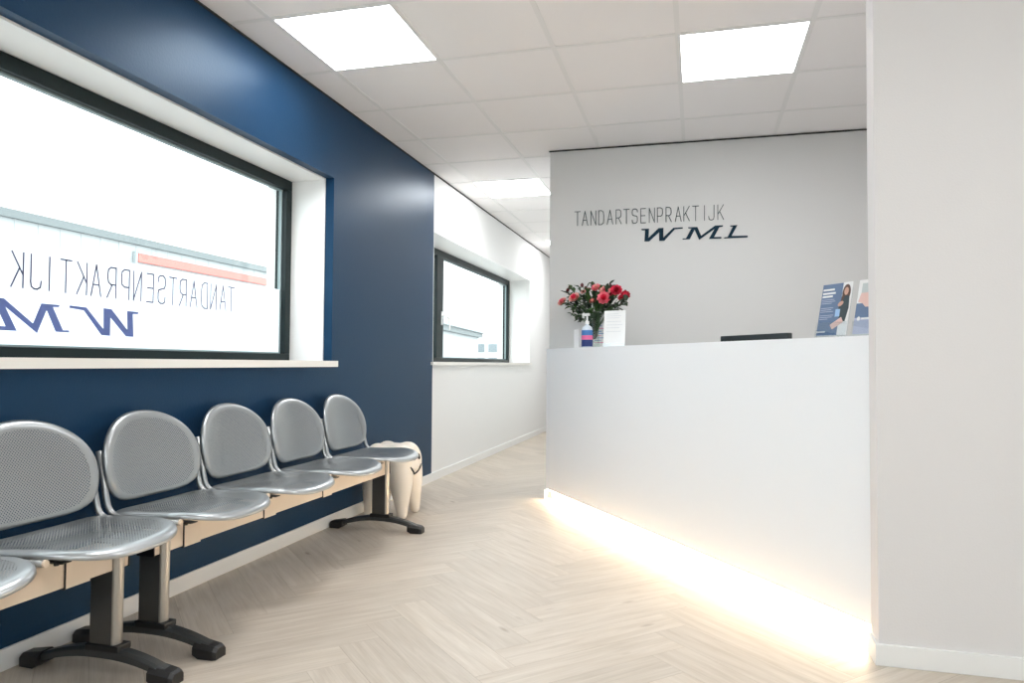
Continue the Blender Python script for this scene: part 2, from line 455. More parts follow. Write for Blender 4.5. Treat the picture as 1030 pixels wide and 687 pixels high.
# stroke centres along the wall sign, in metres from the left edge of the first T
CEN = [0.0212, 0.076, 0.137, 0.1934, 0.2573, 0.3189, 0.3744, 0.4336, 0.493, 0.5533, 0.6097, 0.6692, 0.7351, 0.7911, 0.8534, 0.9131, 0.9599, 1.02]
LOGO = {'W': [(0.4807, -0.0438), (0.5334, -0.0439), (0.5294, -0.1099), (0.5999, -0.0426), (0.6339, -0.042), (0.6319, -0.1117), (0.7017, -0.0448), (0.7651, -0.0434), (0.7671, -0.0516), (0.7117, -0.0555), (0.6399, -0.1326), (0.6039, -0.1333), (0.6039, -0.0716), (0.5355, -0.1328), (0.5011, -0.1328), (0.5071, -0.0532), (0.4827, -0.0522)], 'M': [(0.8016, -0.0452), (0.8651, -0.0454), (0.8908, -0.1074), (0.984, -0.0408), (1.0372, -0.0406), (1.0349, -0.0502), (1.0118, -0.0541), (0.9769, -0.1204), (1.0255, -0.1209), (1.0254, -0.132), (0.9421, -0.1322), (0.9793, -0.0648), (0.8767, -0.136), (0.8463, -0.0642), (0.8133, -0.1288), (0.7637, -0.1293), (0.7661, -0.1221), (0.7874, -0.1229), (0.8252, -0.0535), (0.804, -0.0526)], 'L': [(1.0831, -0.045), (1.1321, -0.0433), (1.0921, -0.1177), (1.1983, -0.1194), (1.1982, -0.1314), (1.0416, -0.1326), (1.0462, -0.1246), (1.0669, -0.1239), (1.1015, -0.053), (1.0854, -0.0523)]}
def stroke(bm, pts, w, place, th):
    n = len(pts)
    for a, b in zip(pts, pts[1:]):
        a, b = Vector(a), Vector(b); d = (b-a).normalized(); nrm = Vector((-d.y, d.x))*w/2; a = a-d*w*.45; b = b+d*w*.45
        q = [a+nrm, b+nrm, b-nrm, a-nrm]
        lo = [bm.verts.new(place(p.x, p.y, 0)) for p in q]; hi = [bm.verts.new(place(p.x, p.y, th)) for p in q]
        bm.faces.new(lo); bm.faces.new(hi)
        for k in range(4): bm.faces.new([lo[k], lo[(k+1) % 4], hi[(k+1) % 4], hi[k]])
def poly(bm, pts, place, th, mi=0):
    lo = [bm.verts.new(place(x, y, 0)) for x, y in pts]; hi = [bm.verts.new(place(x, y, th)) for x, y in pts]
    n = len(pts); fs = [bm.faces.new(lo), bm.faces.new(hi)]
    for k in range(n): fs.append(bm.faces.new([lo[k], lo[(k+1) % n], hi[(k+1) % n], hi[k]]))
    for f in fs: f.material_index = mi
def sign(root, sc, place, m_line, m_logo, lw, lh, stw, th, logo_off, logo_sc):
    for ch, c in zip(WORD, CEN):
        bm = bmesh.new()
        for st in LET[ch]: stroke(bm, [((c-lw/2+px*lw)*sc, py*lh*sc) for px, py in st], stw, place, th)
        link_mesh('letter', bm, m_line, root, world=True)
    for ch in 'WML':
        bm = bmesh.new()
        poly(bm, [((x-LOGO['W'][0][0])*logo_sc+logo_off[0], z*logo_sc+logo_off[1]) for x, z in LOGO[ch]], place, th)
        link_mesh('logo_letter', bm, m_logo, root, world=True)
sg = empty('wall_sign', (-.33, YB, 1.98), 'dark practice lettering and slanted logo on the grey wall above the counter', 'wall sign')
sign(sg, 1, lambda x, z, t: (-.860+x, YB-.0008-t, 1.974+z), M['sign_dark'], M['sign_teal'], .040, .102, .0048, .004, (LOGO['W'][0][0], 0), 1)
fm = empty('window_film', (-2.405, 2.0, W1[2]+.05), 'white frosted film with mirrored blue practice lettering on the lower part of the large window', 'window film')
bm = bmesh.new(); box(bm, -2.4115, -2.4110, 1.057, 3.731, W1[2]+.0415, 1.400)
link_mesh('frosted_sheet', bm, M['film'], fm, world=True)
sign(fm, 1.232, lambda x, z, t: (-2.4105+t, 3.300-x, 1.237+z), M['film_line'], M['film_blue'], .040, .104, .0066, .0004, (.672, 0.005), 1.26)

# ------------------------------------------------------------------ reception counter
A = Vector((-1.046, 4.99)); dd = Vector((1.62, -2.28)).normalized(); nn = Vector((-dd.y, dd.x))
if nn.y < 0: nn = -nn
def cp(s, off): return A + dd*s + nn*off
def cut(off, y):   # point on the line of offset 'off' at world y
    p = cp(0, off); s = (p.y-y)/(-dd.y); return cp(s, off)
ct = empty('reception_counter', (0, 4, 0), 'long white angled reception counter with warm light glowing at its foot', 'reception counter')
ZT, ZB = 1.075, .075
yn = YN2+.004; yb = YB-.003
bm = bmesh.new()
prism(bm, [tuple(p) for p in (A, cut(0, yn), cut(.34, yn), cut(.34, yb), Vector((A.x, yb)))], ZB, ZT)
link_mesh('counter_body', bm, M['counter'], ct, world=True)
bm = bmesh.new()
prism(bm, [tuple(p) for p in (cp(.02, .045), cut(.045, yn+.001), cut(.30, yn+.001), cut(.30, yb-.03), Vector((A.x+.03, yb-.03)))], 0.0005, ZB)
link_mesh('plinth', bm, M['white_paint'], ct, world=True)
bm = bmesh.new()
prism(bm, [tuple(p) for p in (cp(.02, .008), cut(.008, yn+.01), cut(.026, yn+.01), cp(.02, .026))], ZB-.008, ZB-.0005)
link_mesh('led_strip', bm, M['led'], ct, world=True)
bm = bmesh.new()
prism(bm, [tuple(cp(s, o)) for s, o in ((.62, .342), (2.86, .342), (2.70, .95), (.62, .93))], .715, .742)
link_mesh('desk_top', bm, M['desk'], ct, world=True)
bm = bmesh.new()
prism(bm, [tuple(cp(s, o)) for s, o in ((.70, .40), (.73, .40), (.73, .90), (.70, .90))], .0005, .715)
link_mesh('side_panel', bm, M['desk'], ct, world=True)
bm = bmesh.new()
prism(bm, [tuple(cp(s, o)) for s, o in ((2.55, .40), (2.58, .40), (2.58, .90), (2.55, .90))], .0005, .715)
link_mesh('side_panel', bm, M['desk'], ct, world=True)

# monitor behind the counter
def local(root_xy, ang):
    c, s = math.cos(ang), math.sin(ang)
    return lambda x, y: (x*c-y*s, x*s+y*c)
ca = math.atan2(dd.y, dd.x)
def oriented(name, loc, label, cat, group=None):
    e = empty(name, loc, label, cat, group); e.rotation_euler = (0, 0, ca); return e
mp_ = cp(1.615, .50)
mo = oriented('computer_monitor', (mp_.x, mp_.y, .742), 'black computer monitor seen from behind, its top edge showing over the white counter', 'monitor')
bm = bmesh.new(); box(bm, -.266, .266, -.018, .012, .06, .389, 0, .006); box(bm, -.20, .20, -.040, -.018, .12, .34, 0, .008)
link_mesh('shell', bm, M['screen'], mo)
bm = bmesh.new(); box(bm, -.256, .256, .0122, .0135, .075, .376); link_mesh('screen', bm, M['black'], mo)
bm = bmesh.new(); box(bm, -.03, .03, -.056, -.041, .005, .25, 0, .004); box(bm, -.11, .11, -.10, .08, 0.0003, .010, 0, .003)
link_mesh('monitor_stand', bm, M['screen'], mo)

# ---- things on the counter
def pxp(x, y, off):    # helper: turn a picture direction into a point on the plane at this offset behind the counter front
    v = fw + r2*((x-515)/f_px) - u2*((y-343.5)/f_px)
    n3 = Vector((nn.x, nn.y, 0)); t = (nn.dot(A)+off)/v.dot(n3); return v*t + Vector((0, 0, CAMZ))
ZC = ZT+.0004
def leafmat(name, col, **k): return mat(name, col, k.get('r', .55))
M['leaf'] = leafmat('leaf_green', (.030, .085, .014)); M['leaf2'] = leafmat('leaf_dark', (.010, .030, .008)); M['stem'] = leafmat('stem_green', (.03, .075, .02))
M['pink'] = leafmat('petal_pink', (.86, .22, .28)); M['rose'] = leafmat('petal_rose', (.75, .04, .10)); M['red'] = leafmat('petal_crimson', (.42, .01, .03))
M['blush'] = leafmat('petal_blush', (.88, .45, .40)); M['berry'] = leafmat('bud_burgundy', (.10, .012, .02)); M['brown'] = leafmat('bud_brown', (.22, .07, .04))

vp = pxp(597.3, 350, .13)
va = empty('flower_vase', (vp.x, vp.y, ZC), 'glass vase holding the flowers at the left end of the white counter', 'vase')
M['vase'] = glass_mat('vase_glass', (.80, .86, .82), .10)
bm = bmesh.new(); prof = [(.034, 0), (.040, .005), (.038, .05), (.034, .10), (.036, .14), (.044, .185), (.046, .19), (.041, .19), (.032, .14), (.030, .10)]
lathe(bm, prof, 28); link_mesh('vase_body', bm, M['vase'], va, smooth=True, recalc=True)

bq = empty('flower_bouquet', (vp.x, vp.y, ZC+.06), 'bouquet of pink and red roses with green leaves in the glass vase on the counter', 'flowers')
def petal(bm, base, dirv, upv, w, l, cup, mi):
    side = dirv.cross(upv).normalized()
    rows = []
    for i in range(5):
        t = i/4; ww = w*math.sin(PI*min(1, .18+t*.75))**.8
        p = base + dirv*(l*t) + upv*(cup*l*t*t)
        rows.append([bm.verts.new(p + side*ww*k + upv*(abs(k)*ww*.55)) for k in (-.5, -.25, 0, .25, .5)])
    for a, b in zip(rows, rows[1:]):
        for k in range(4): bm.faces.new([a[k], a[k+1], b[k+1], b[k]]).material_index = mi
def bloom(parent, c, axis, r, mats, layers=4):
    bm = bmesh.new(); axis = axis.normalized()
    ref = Vector((0, 0, 1)) if abs(axis.z) < .9 else Vector((1, 0, 0)); u = axis.cross(ref).normalized(); v = axis.cross(u)
    for l in range(layers):
        f = (l+1)/layers; n = 4+l*2
        for k in range(n):
            a = 2*PI*k/n + l*.7 + R.uniform(-.15, .15)
            out = (u*math.cos(a)+v*math.sin(a))
            open_ = .25+.75*f
            d = (out*open_ + axis*(1.15-open_*.8)).normalized(); upv = (axis*open_ - out*(1.15-open_*.8)).normalized()
            petal(bm, c + out*r*.06*l - axis*r*.1*l, d, -upv*-1, r*(.55+.35*f), r*(.65+.35*f), .25, 1 if l < layers/2 else 0)
    o = link_mesh('bloom', bm, mats, parent, smooth=True, recalc=False)
    return o
base = Vector((vp.x, vp.y, ZC+.06))
bm = bmesh.new(); lathe(bm, [(.012, -.002), (.026, .02), (.029, .06), (.029, .09), (.034, .125), (.050, .16), (.02, .18)], 18)
link_mesh('stem_bunch', bm, M['leaf2'], bq, smooth=True)
def pfl(x, y, off):
    p = pxp(x, y, off); c0 = Vector((0, 0, CAMZ))
    return p if p.y < 4.965 else c0 + (p-c0)*(4.965/p.y)
tocam = Vector((-.1, -1, 0)).normalized()
flowers = [(566, 304, 5.6, 'blush', 'pink', .10), (578, 300, 6.2, 'blush', 'rose', .06), (607.5, 300.5, 6.4, 'pink', 'rose', .05), (609, 293, 5.5, 'blush', 'pink', .12),
    (600, 290, 5.0, 'pink', 'blush', .14), (620, 292.5, 5.6, 'rose', 'red', .12), (614, 297, 4.2, 'red', 'red', .16), (629, 297.5, 4.6, 'red', 'rose', .13), (592, 292, 3.2, 'brown', 'red', .16), (587, 294, 3.0, 'blush', 'brown', .12),
    (596, 303, 3.2, 'brown', 'blush', .08), (625, 300, 3.4, 'rose', 'red', .18)]
for x, y, rp, m1, m2, off in flowers:
    c = pfl(x, y, off); r = rp/150
    ax = ((c-base).normalized()*.5 + Vector((-.15, -.9, .25))).normalized()
    loc = c-base
    bloom(bq, loc, ax, r, [M[m1], M[m2]])
    bm = bmesh.new(); tube(bm, arc((R.uniform(-.01, .01), R.uniform(-.01, .01), .0), (loc.x*.25, loc.y*.25, loc.z*.6), loc-ax*r*.3, 6), .0022, 6)
    link_mesh('flower_stem', bm, M['stem'], bq, smooth=True)
for x, y, off in ((573, 289.5, .12), (585.5, 287, .12), (571, 292, .1), (589, 290, .2), (614, 288, .2), (577, 291, .1), (629, 294, .2)):
    loc = pfl(x, y, off)-base; bm = bmesh.new()
    lathe(bm, [(.001, -.014), (.010, -.006), (.012, .003), (.007, .013), (.001, .017)], 10, center=loc)
    link_mesh('bud', bm, M['berry'], bq, smooth=True)
    bm = bmesh.new(); tube(bm, arc((0, 0, 0), (loc.x*.25, loc.y*.25, loc.z*.6), loc, 6), .0016, 5); link_mesh('flower_stem', bm, M['stem'], bq)
def leaf(bm, p, d, l, w, droop):
    d = d.normalized(); side = d.cross(Vector((0, 0, 1))); side = side.normalized() if side.length > .05 else Vector((1, 0, 0))
    rows = []
    for i in range(7):
        t = i/6; ww = w*math.sin(PI*(t*.94+.03))**.9
        q = p + d*l*t + Vector((0, 0, -droop*l*t*t)); nz = side.cross(d)
        rows.append([bm.verts.new(q+side*ww*k+nz*abs(k)*ww*.5) for k in (-.5, 0, .5)])
    for a, b in zip(rows, rows[1:]):
        for k in range(2): bm.faces.new([a[k], a[k+1], b[k+1], b[k]])
sprigs = [(570, 294), (575, 290), (582, 289), (590, 291), (597, 288), (604, 289), (613, 287), (622, 296), (626, 304), (618, 308), (610, 311), (601, 309), (592, 308), (584, 306), (577, 307), (570, 303), (580, 312), (576, 316), (582, 319), (597, 298), (590, 300), (604, 306), (587, 313), (594, 314), (600, 296), (584, 298), (616, 303), (609, 305), (630, 303), (574, 298)]
for k, (x, y) in enumerate(sprigs):
    off = .06+.16*R.random(); p = pfl(x, y, off)-base; st = Vector((0, 0, .10)) + (p-Vector((0, 0, .1)))*.35
    bm = bmesh.new()
    tube(bm, arc((0, 0, .03), st, p, 5), .0014, 5)
    dirp = (p-st).normalized()
    for q in range(9):
        t = .35+.65*q/8; b0 = st.lerp(p, t)
        d = dirp + Vector((R.uniform(-1, 1), R.uniform(-1, 1), R.uniform(-.5, .7)))*.9
        leaf(bm, b0, d, R.uniform(.040, .070), R.uniform(.024, .040), R.uniform(0, .4))
    link_mesh('leaf_sprig', bm, M['leaf'] if k % 2 else M['leaf2'], bq, smooth=True, recalc=False)

# hand gel bottle
def on_counter(name, px, off, label, cat, yaw_=0, group=None):
    p = pxp(px, 350, off); e = empty(name, (p.x, p.y, ZC), label, cat, group); e.rotation_euler = (0, 0, ca+yaw_); return e
gb = on_counter('pump_bottle', 590.5, .045, 'small pump bottle with blue and pink label in front of the vase', 'bottle', .5)
M['bottle'] = mat('bottle_clear', (.70, .78, .86), .15, coat=.3); M['lblue'] = mat('label_blue', (.05, .20, .52), .4); M['lnavy'] = mat('label_navy', (.01, .03, .16), .4); M['lpink'] = mat('label_pink', (.80, .16, .36), .4)
def oval_lathe(bm, prof, sy=.62, n=28, mi=0):
    st = len(bm.verts); lathe(bm, prof, n, mi); bm.verts.ensure_lookup_table()
    for v in bm.verts[st:]: v.co.y *= sy
bm = bmesh.new(); oval_lathe(bm, [(.036, 0), (.040, .004), (.040, .115), (.036, .130), (.020, .142), (.012, .146), (.012, .152)])
link_mesh('bottle_body', bm, M['bottle'], gb, smooth=True)
for z0, z1, mm in ((.006, .050, 'lnavy'), (.0505, .078, 'lpink'), (.0785, .112, 'lblue')):
    bm = bmesh.new(); oval_lathe(bm, [(.0406, z0), (.0408, (z0+z1)/2), (.0406, z1)]); link_mesh('label', bm, M[mm], gb, smooth=False)
bm = bmesh.new(); lathe(bm, [(.014, .152), (.014, .170), (.006, .172), (.006, .205)], 16); box(bm, -.034, .016, -.011, .011, .205, .222, 0, .004); box(bm, -.036, -.022, -.006, .006, .192, .206, 0, .003)
link_mesh('pump_head', bm, M['white_paint'], gb)

# white folded price card
def slab(bm, w, h, th, lean, x0=0, y0=0, mi=0, zoff=0):
    vs = box(bm, x0-w/2, x0+w/2, 0, th, 0, h, mi)
    for v in vs:
        v.co = Vector((v.co.x, y0+v.co.y + math.tan(lean)*v.co.z, v.co.z*1.0+zoff))
    return vs
cd = on_counter('card_holder', 617.3, .05, 'blank looking white information card standing right of the vase', 'card', .55)
bm = bmesh.new(); slab(bm, .146, .218, .003, .06)
M['faint'] = mat('faint_print', (.62, .64, .68), .6)
for k, (zz, w) in enumerate(((.196, .08), (.184, .10), (.172, .09), (.150, .10), (.13, .11), (.112, .09), (.09, .10))):
    vs = box(bm, -.055, -.055+w, 0, .0004, zz, zz+.0022, 1)
    for v in vs: v.co.y += math.tan(.06)*v.co.z-.0006
link_mesh('card', bm, [M['paper'], M['faint']], cd)
bm = bmesh.new(); slab(bm, .150, .02, .004, .06, y0=-.0056); box(bm, -.075, .075, 0, .05, 0, .003); link_mesh('clear_base', bm, M['acrylic'], cd)
c2 = on_counter('leaflet_stand', 603.0, .21, 'small leaflet with red and blue lines between pump bottle and white card', 'leaflet', .5)
bm = bmesh.new(); slab(bm, .11, .170, .004, .08)
for k, zz in enumerate((.150, .132, .112, .098, .084, .068, .052, .036)):
    vs = box(bm, -.042, .01+.03*(k % 2), 0, .0004, zz, zz+.004, 1 if k % 3 == 1 else 2)
    for v in vs: v.co.y += math.tan(.08)*v.co.z-.0006
link_mesh('leaflet', bm, [M['paper'], M['lpink'], M['lblue']], c2)
c3 = on_counter('white_box', 582.2, .08, 'small white carton at the left of the pump bottle', 'box', .2)
bm = bmesh.new(); box(bm, -.028, .028, -.02, .02, 0, .125, 0, .002); link_mesh('carton', bm, M['paper'], c3)

# leaflets leaning in clear stands at the right end
M['l_slate'] = mat('print_slate_blue', (.115, .18, .31), .45); M['l_sky'] = mat('print_sky', (.35, .55, .80), .45); M['l_skin'] = mat('print_skin', (.62, .36, .27), .5)
M['l_hair'] = mat('print_hair', (.10, .045, .03), .5); M['l_cloth'] = mat('print_dark_top', (.03, .05, .06), .5); M['l_peach'] = mat('print_peach', (.80, .55, .50), .5)
M['l_lilac'] = mat('print_lilac', (.50, .53, .68), .5); M['l_grey'] = mat('print_pale_grey', (.55, .60, .60), .5); M['l_navy'] = mat('print_navy', (.04, .09, .25), .5)
def ell(cx, cz, rx, rz, n=18, rot=0): return [(cx+rx*math.cos(a)*math.cos(rot)-rz*math.sin(a)*math.sin(rot), cz+rx*math.cos(a)*math.sin(rot)+rz*math.sin(a)*math.cos(rot)) for a in [2*PI*k/n for k in range(n)]]
def brochure(root, lean, shapes, w=.142, h=.198):
    def place(lift): return lambda x, z, t: (x, -(lift+t)*1 + math.tan(lean)*z, z+.006)
    bm = bmesh.new(); poly(bm, [(-w/2, 0), (w/2, 0), (w/2, h), (-w/2, h)], place(0), -.002); link_mesh('sheet', bm, M['paper'], root)
    for k, (nm, mm, ps) in enumerate(shapes):
        bm = bmesh.new()
        for p in ps: poly(bm, p, place(.0002+.00012*k), .0001)
        link_mesh(nm, bm, M[mm], root)
    bm = bmesh.new(); poly(bm, [(-w/2-.003, -.004), (w/2+.003, -.004), (w/2+.003, .05), (-w/2-.003, .05)], place(.004), .0015)
    poly(bm, [(-w/2-.003, -.004), (w/2+.003, -.004), (w/2+.003, h*.9), (-w/2-.003, h*.9)], place(-.0045), .0015)
    box(bm, -w/2-.003, w/2+.003, -.006, .055, 0, .002); link_mesh('clear_stand', bm, M['acrylic'], root)
def rc(x0, x1, z0, z1): return [(x0, z0), (x1, z0), (x1, z1), (x0, z1)]
def lines(x0, rows, th=.0022): return [rc(x0, x0+w, z, z+th) for z, w in rows]
b1 = on_counter('brochure', 835.2, .012, 'slate blue leaflet with a photo of a long-haired woman on the counter', 'leaflet')
brochure(b1, .20, [
    ('blue_panel', 'l_slate', [rc(-.0705, .028, .001, .197)]),
    ('heading', 'paper', lines(-.066, ((.172, .055), (.158, .062), (.146, .050)), .007)),
    ('text_lines', 'l_lilac', lines(-.066, ((.136, .060), (.129, .066), (.122, .05), (.104, .06), (.097, .052), (.090, .062), (.076, .066), (.069, .06), (.062, .04)))),
    ('photo_hair', 'l_hair', [ell(.048, .158, .019, .032), ell(.040, .140, .012, .036, rot=-.2)]),
    ('photo_face', 'l_skin', [ell(.047, .164, .010, .015)]),
    ('photo_top', 'l_cloth', [[(.030, .055), (.058, .05), (.068, .10), (.064, .145), (.045, .148), (.030, .12), (.020, .105)]]),
    ('photo_hand', 'l_skin', [ell(.028, .118, .014, .008, rot=.5)]),
    ('photo_cup', 'l_sky', [rc(.008, .030, .070, .098)]),
    ('peach_shape', 'l_peach', [[(-.010, .040), (.004, .022), (.052, .048), (.040, .068)]]),
    ('footer_mark', 'paper', [rc(-.066, -.028, .012, .017), ell(-.066, .0145, .004, .004, 10)])])
b2 = on_counter('brochure', 873.5, .012, 'pale lilac leaflet with white tooth mark, rightmost on the counter beside the near wall', 'leaflet')
brochure(b2, .20, [
    ('lilac_panel', 'l_lilac', [rc(-.0705, .0705, .001, .060)]),
    ('blue_panel', 'l_slate', [[(-.0705, .060), (.0705, .060), (.0705, .098), (-.03, .098), (-.045, .112), (-.0705, .112)]]),
    ('photo_peach', 'l_peach', [[(-.03, .098), (.0705, .098), (.0705, .15), (-.055, .15), (-.065, .118), (-.045, .112)]]),
    ('photo_grey', 'l_grey', [rc(-.055, .0705, .15, .185)]),
    ('photo_hair', 'l_navy', [ell(.0, .18, .016, .016)]),
    ('white_mark', 'paper', [ell(-.052, .056, .007, .008), rc(-.04, .06, .053, .059)])])

# ------------------------------------------------------------------ beam benches
ZS = .452
def seat_mesh():
    """pan seen from above: x forward (rear 0 .. front .41), y across"""
    bm = bmesh.new(); s1 = bm.loops.layers.uv.new('sheet'); s2 = bm.loops.layers.uv.new('rim')
    nr, na = 16, 72; cx = .19
    def outline(a):
        c, s = math.cos(a), math.sin(a)
        ex = 2.9 if c > 0 else 9.0
        r = (abs(c)**ex + abs(s)**ex)**(-1/ex)
        x = c*r; y = s*r
        X = cx + x*(.218 if c > 0 else .19); Y = y*.236
        return X, Y
    def zf(x, y, t):
        z = -.012*math.exp(-((x-.13)/.11)**2)*(1-(y/.25)**2)
        z += .004*(1-(y/.24)**2)*(x > .3)*(x-.3)/.1
        e_ = min(1, abs(y)/.236)
        if x > .26: z -= .024*((x-.26)/.15)**2*(1-.75*e_**2)
        z += .010*e_**4*min(1, x/.25)
        z -= .010*max(0, (t-.90)/.10)**2
        return z
    rings = []; data = {}
    for i in range(nr+1):
        t = i/nr; t = t if i else 0
        if i > nr-5: t = .86+.14*(i-(nr-4))/4 if i >= nr-4 else t
        ring = []
        for k in range(na):
            X, Y = outline(2*PI*k/na); x, y = cx+(X-cx)*t, Y*t
            if i == 0:
                if k == 0: v0 = bm.verts.new((cx, 0, zf(cx, 0, 0))); data[v0] = (cx, 0, 0)
                ring.append(v0)
            else:
                v = bm.verts.new((x, y, zf(x, y, t))); data[v] = (x, y, t); ring.append(v)
        rings.append(ring)
    # turned-down rim
    ring = []
    for k in range(na):
        X, Y = outline(2*PI*k/na); d = Vector((X-cx, Y)); dn = d.normalized()
        v = bm.verts.new((X+dn.x*.003, Y+dn.y*.003, zf(X, Y, 1)-.010)); data[v] = (X, Y, 1.1); ring.append(v)
    rings.append(ring)
    for i, (a, b) in enumerate(zip(rings, rings[1:])):
        for k in range(na):
            vs = [a[k], b[k], b[(k+1) % na], a[(k+1) % na]] if i else [a[k], b[k], b[(k+1) % na]]
            f = bm.faces.new(vs)
            for l in f.loops:
                q = data[l.vert]; l[s1].uv = (q[0]+5, q[1]+5); l[s2].uv = (q[2], 0)
    return bm
def back_mesh():
    """panel: y across, z up from 0 to .30, x forward"""
    bm = bmesh.new(); s1 = bm.loops.layers.uv.new('sheet'); s2 = bm.loops.layers.uv.new('rim')
    nr, na = 16, 72; zc = .125; tl = math.tan(.20)
    def outline(a):
        c, s = math.cos(a), math.sin(a)
        ex = 2.15 if s > 0 else 4.2
        r = (abs(c)**ex + abs(s)**ex)**(-1/ex)
        y = c*r*.238; z = s*r*(0.187 if s > 0 else .125)
        if s < 0: y *= 1-.10*(abs(z)/.125)**1.3
        return y, zc+z
    def xf(y, z, t):
        x = -tl*z + .040*(y/.24)**2
        x -= .009*max(0, (t-.90)/.10)**2
        return x
    rings = []; data = {}
    for i in range(nr+1):
        t = i/nr
        if i >= nr-4: t = .84+.16*(i-(nr-4))/4
        elif i: t = .84*i/(nr-4)
        ring = []
        for k in range(na):
            Y, Z = outline(2*PI*k/na); y, z = Y*t, zc+(Z-zc)*t
            if i == 0:
                if k == 0: v0 = bm.verts.new((xf(0, zc, 0), 0, zc)); data[v0] = (0, zc, 0)
                ring.append(v0)
            else:
                v = bm.verts.new((xf(y, z, t), y, z)); data[v] = (y, z, t); ring.append(v)
        rings.append(ring)
    ring = []
    for k in range(na):
        Y, Z = outline(2*PI*k/na); d = Vector((Y, Z-zc)).normalized()
        v = bm.verts.new((xf(Y, Z, 1)-.010, Y+d.x*.003, Z+d.y*.003)); data[v] = (Y, Z, 1.1); ring.append(v)
    rings.append(ring)
    for i, (a, b) in enumerate(zip(rings, rings[1:])):
        for k in range(na):
            vs = [a[k], b[k], b[(k+1) % na], a[(k+1) % na]] if i else [a[k], b[k], b[(k+1) % na]]
            f = bm.faces.new(vs)
            for l in f.loops:
                q = data[l.vert]; l[s1].uv = (q[0]+5, q[1]+5); l[s2].uv = (q[2], 0)
    return bm
seat_o = back_o = None
XS = -1.972     # rear edge of the pans
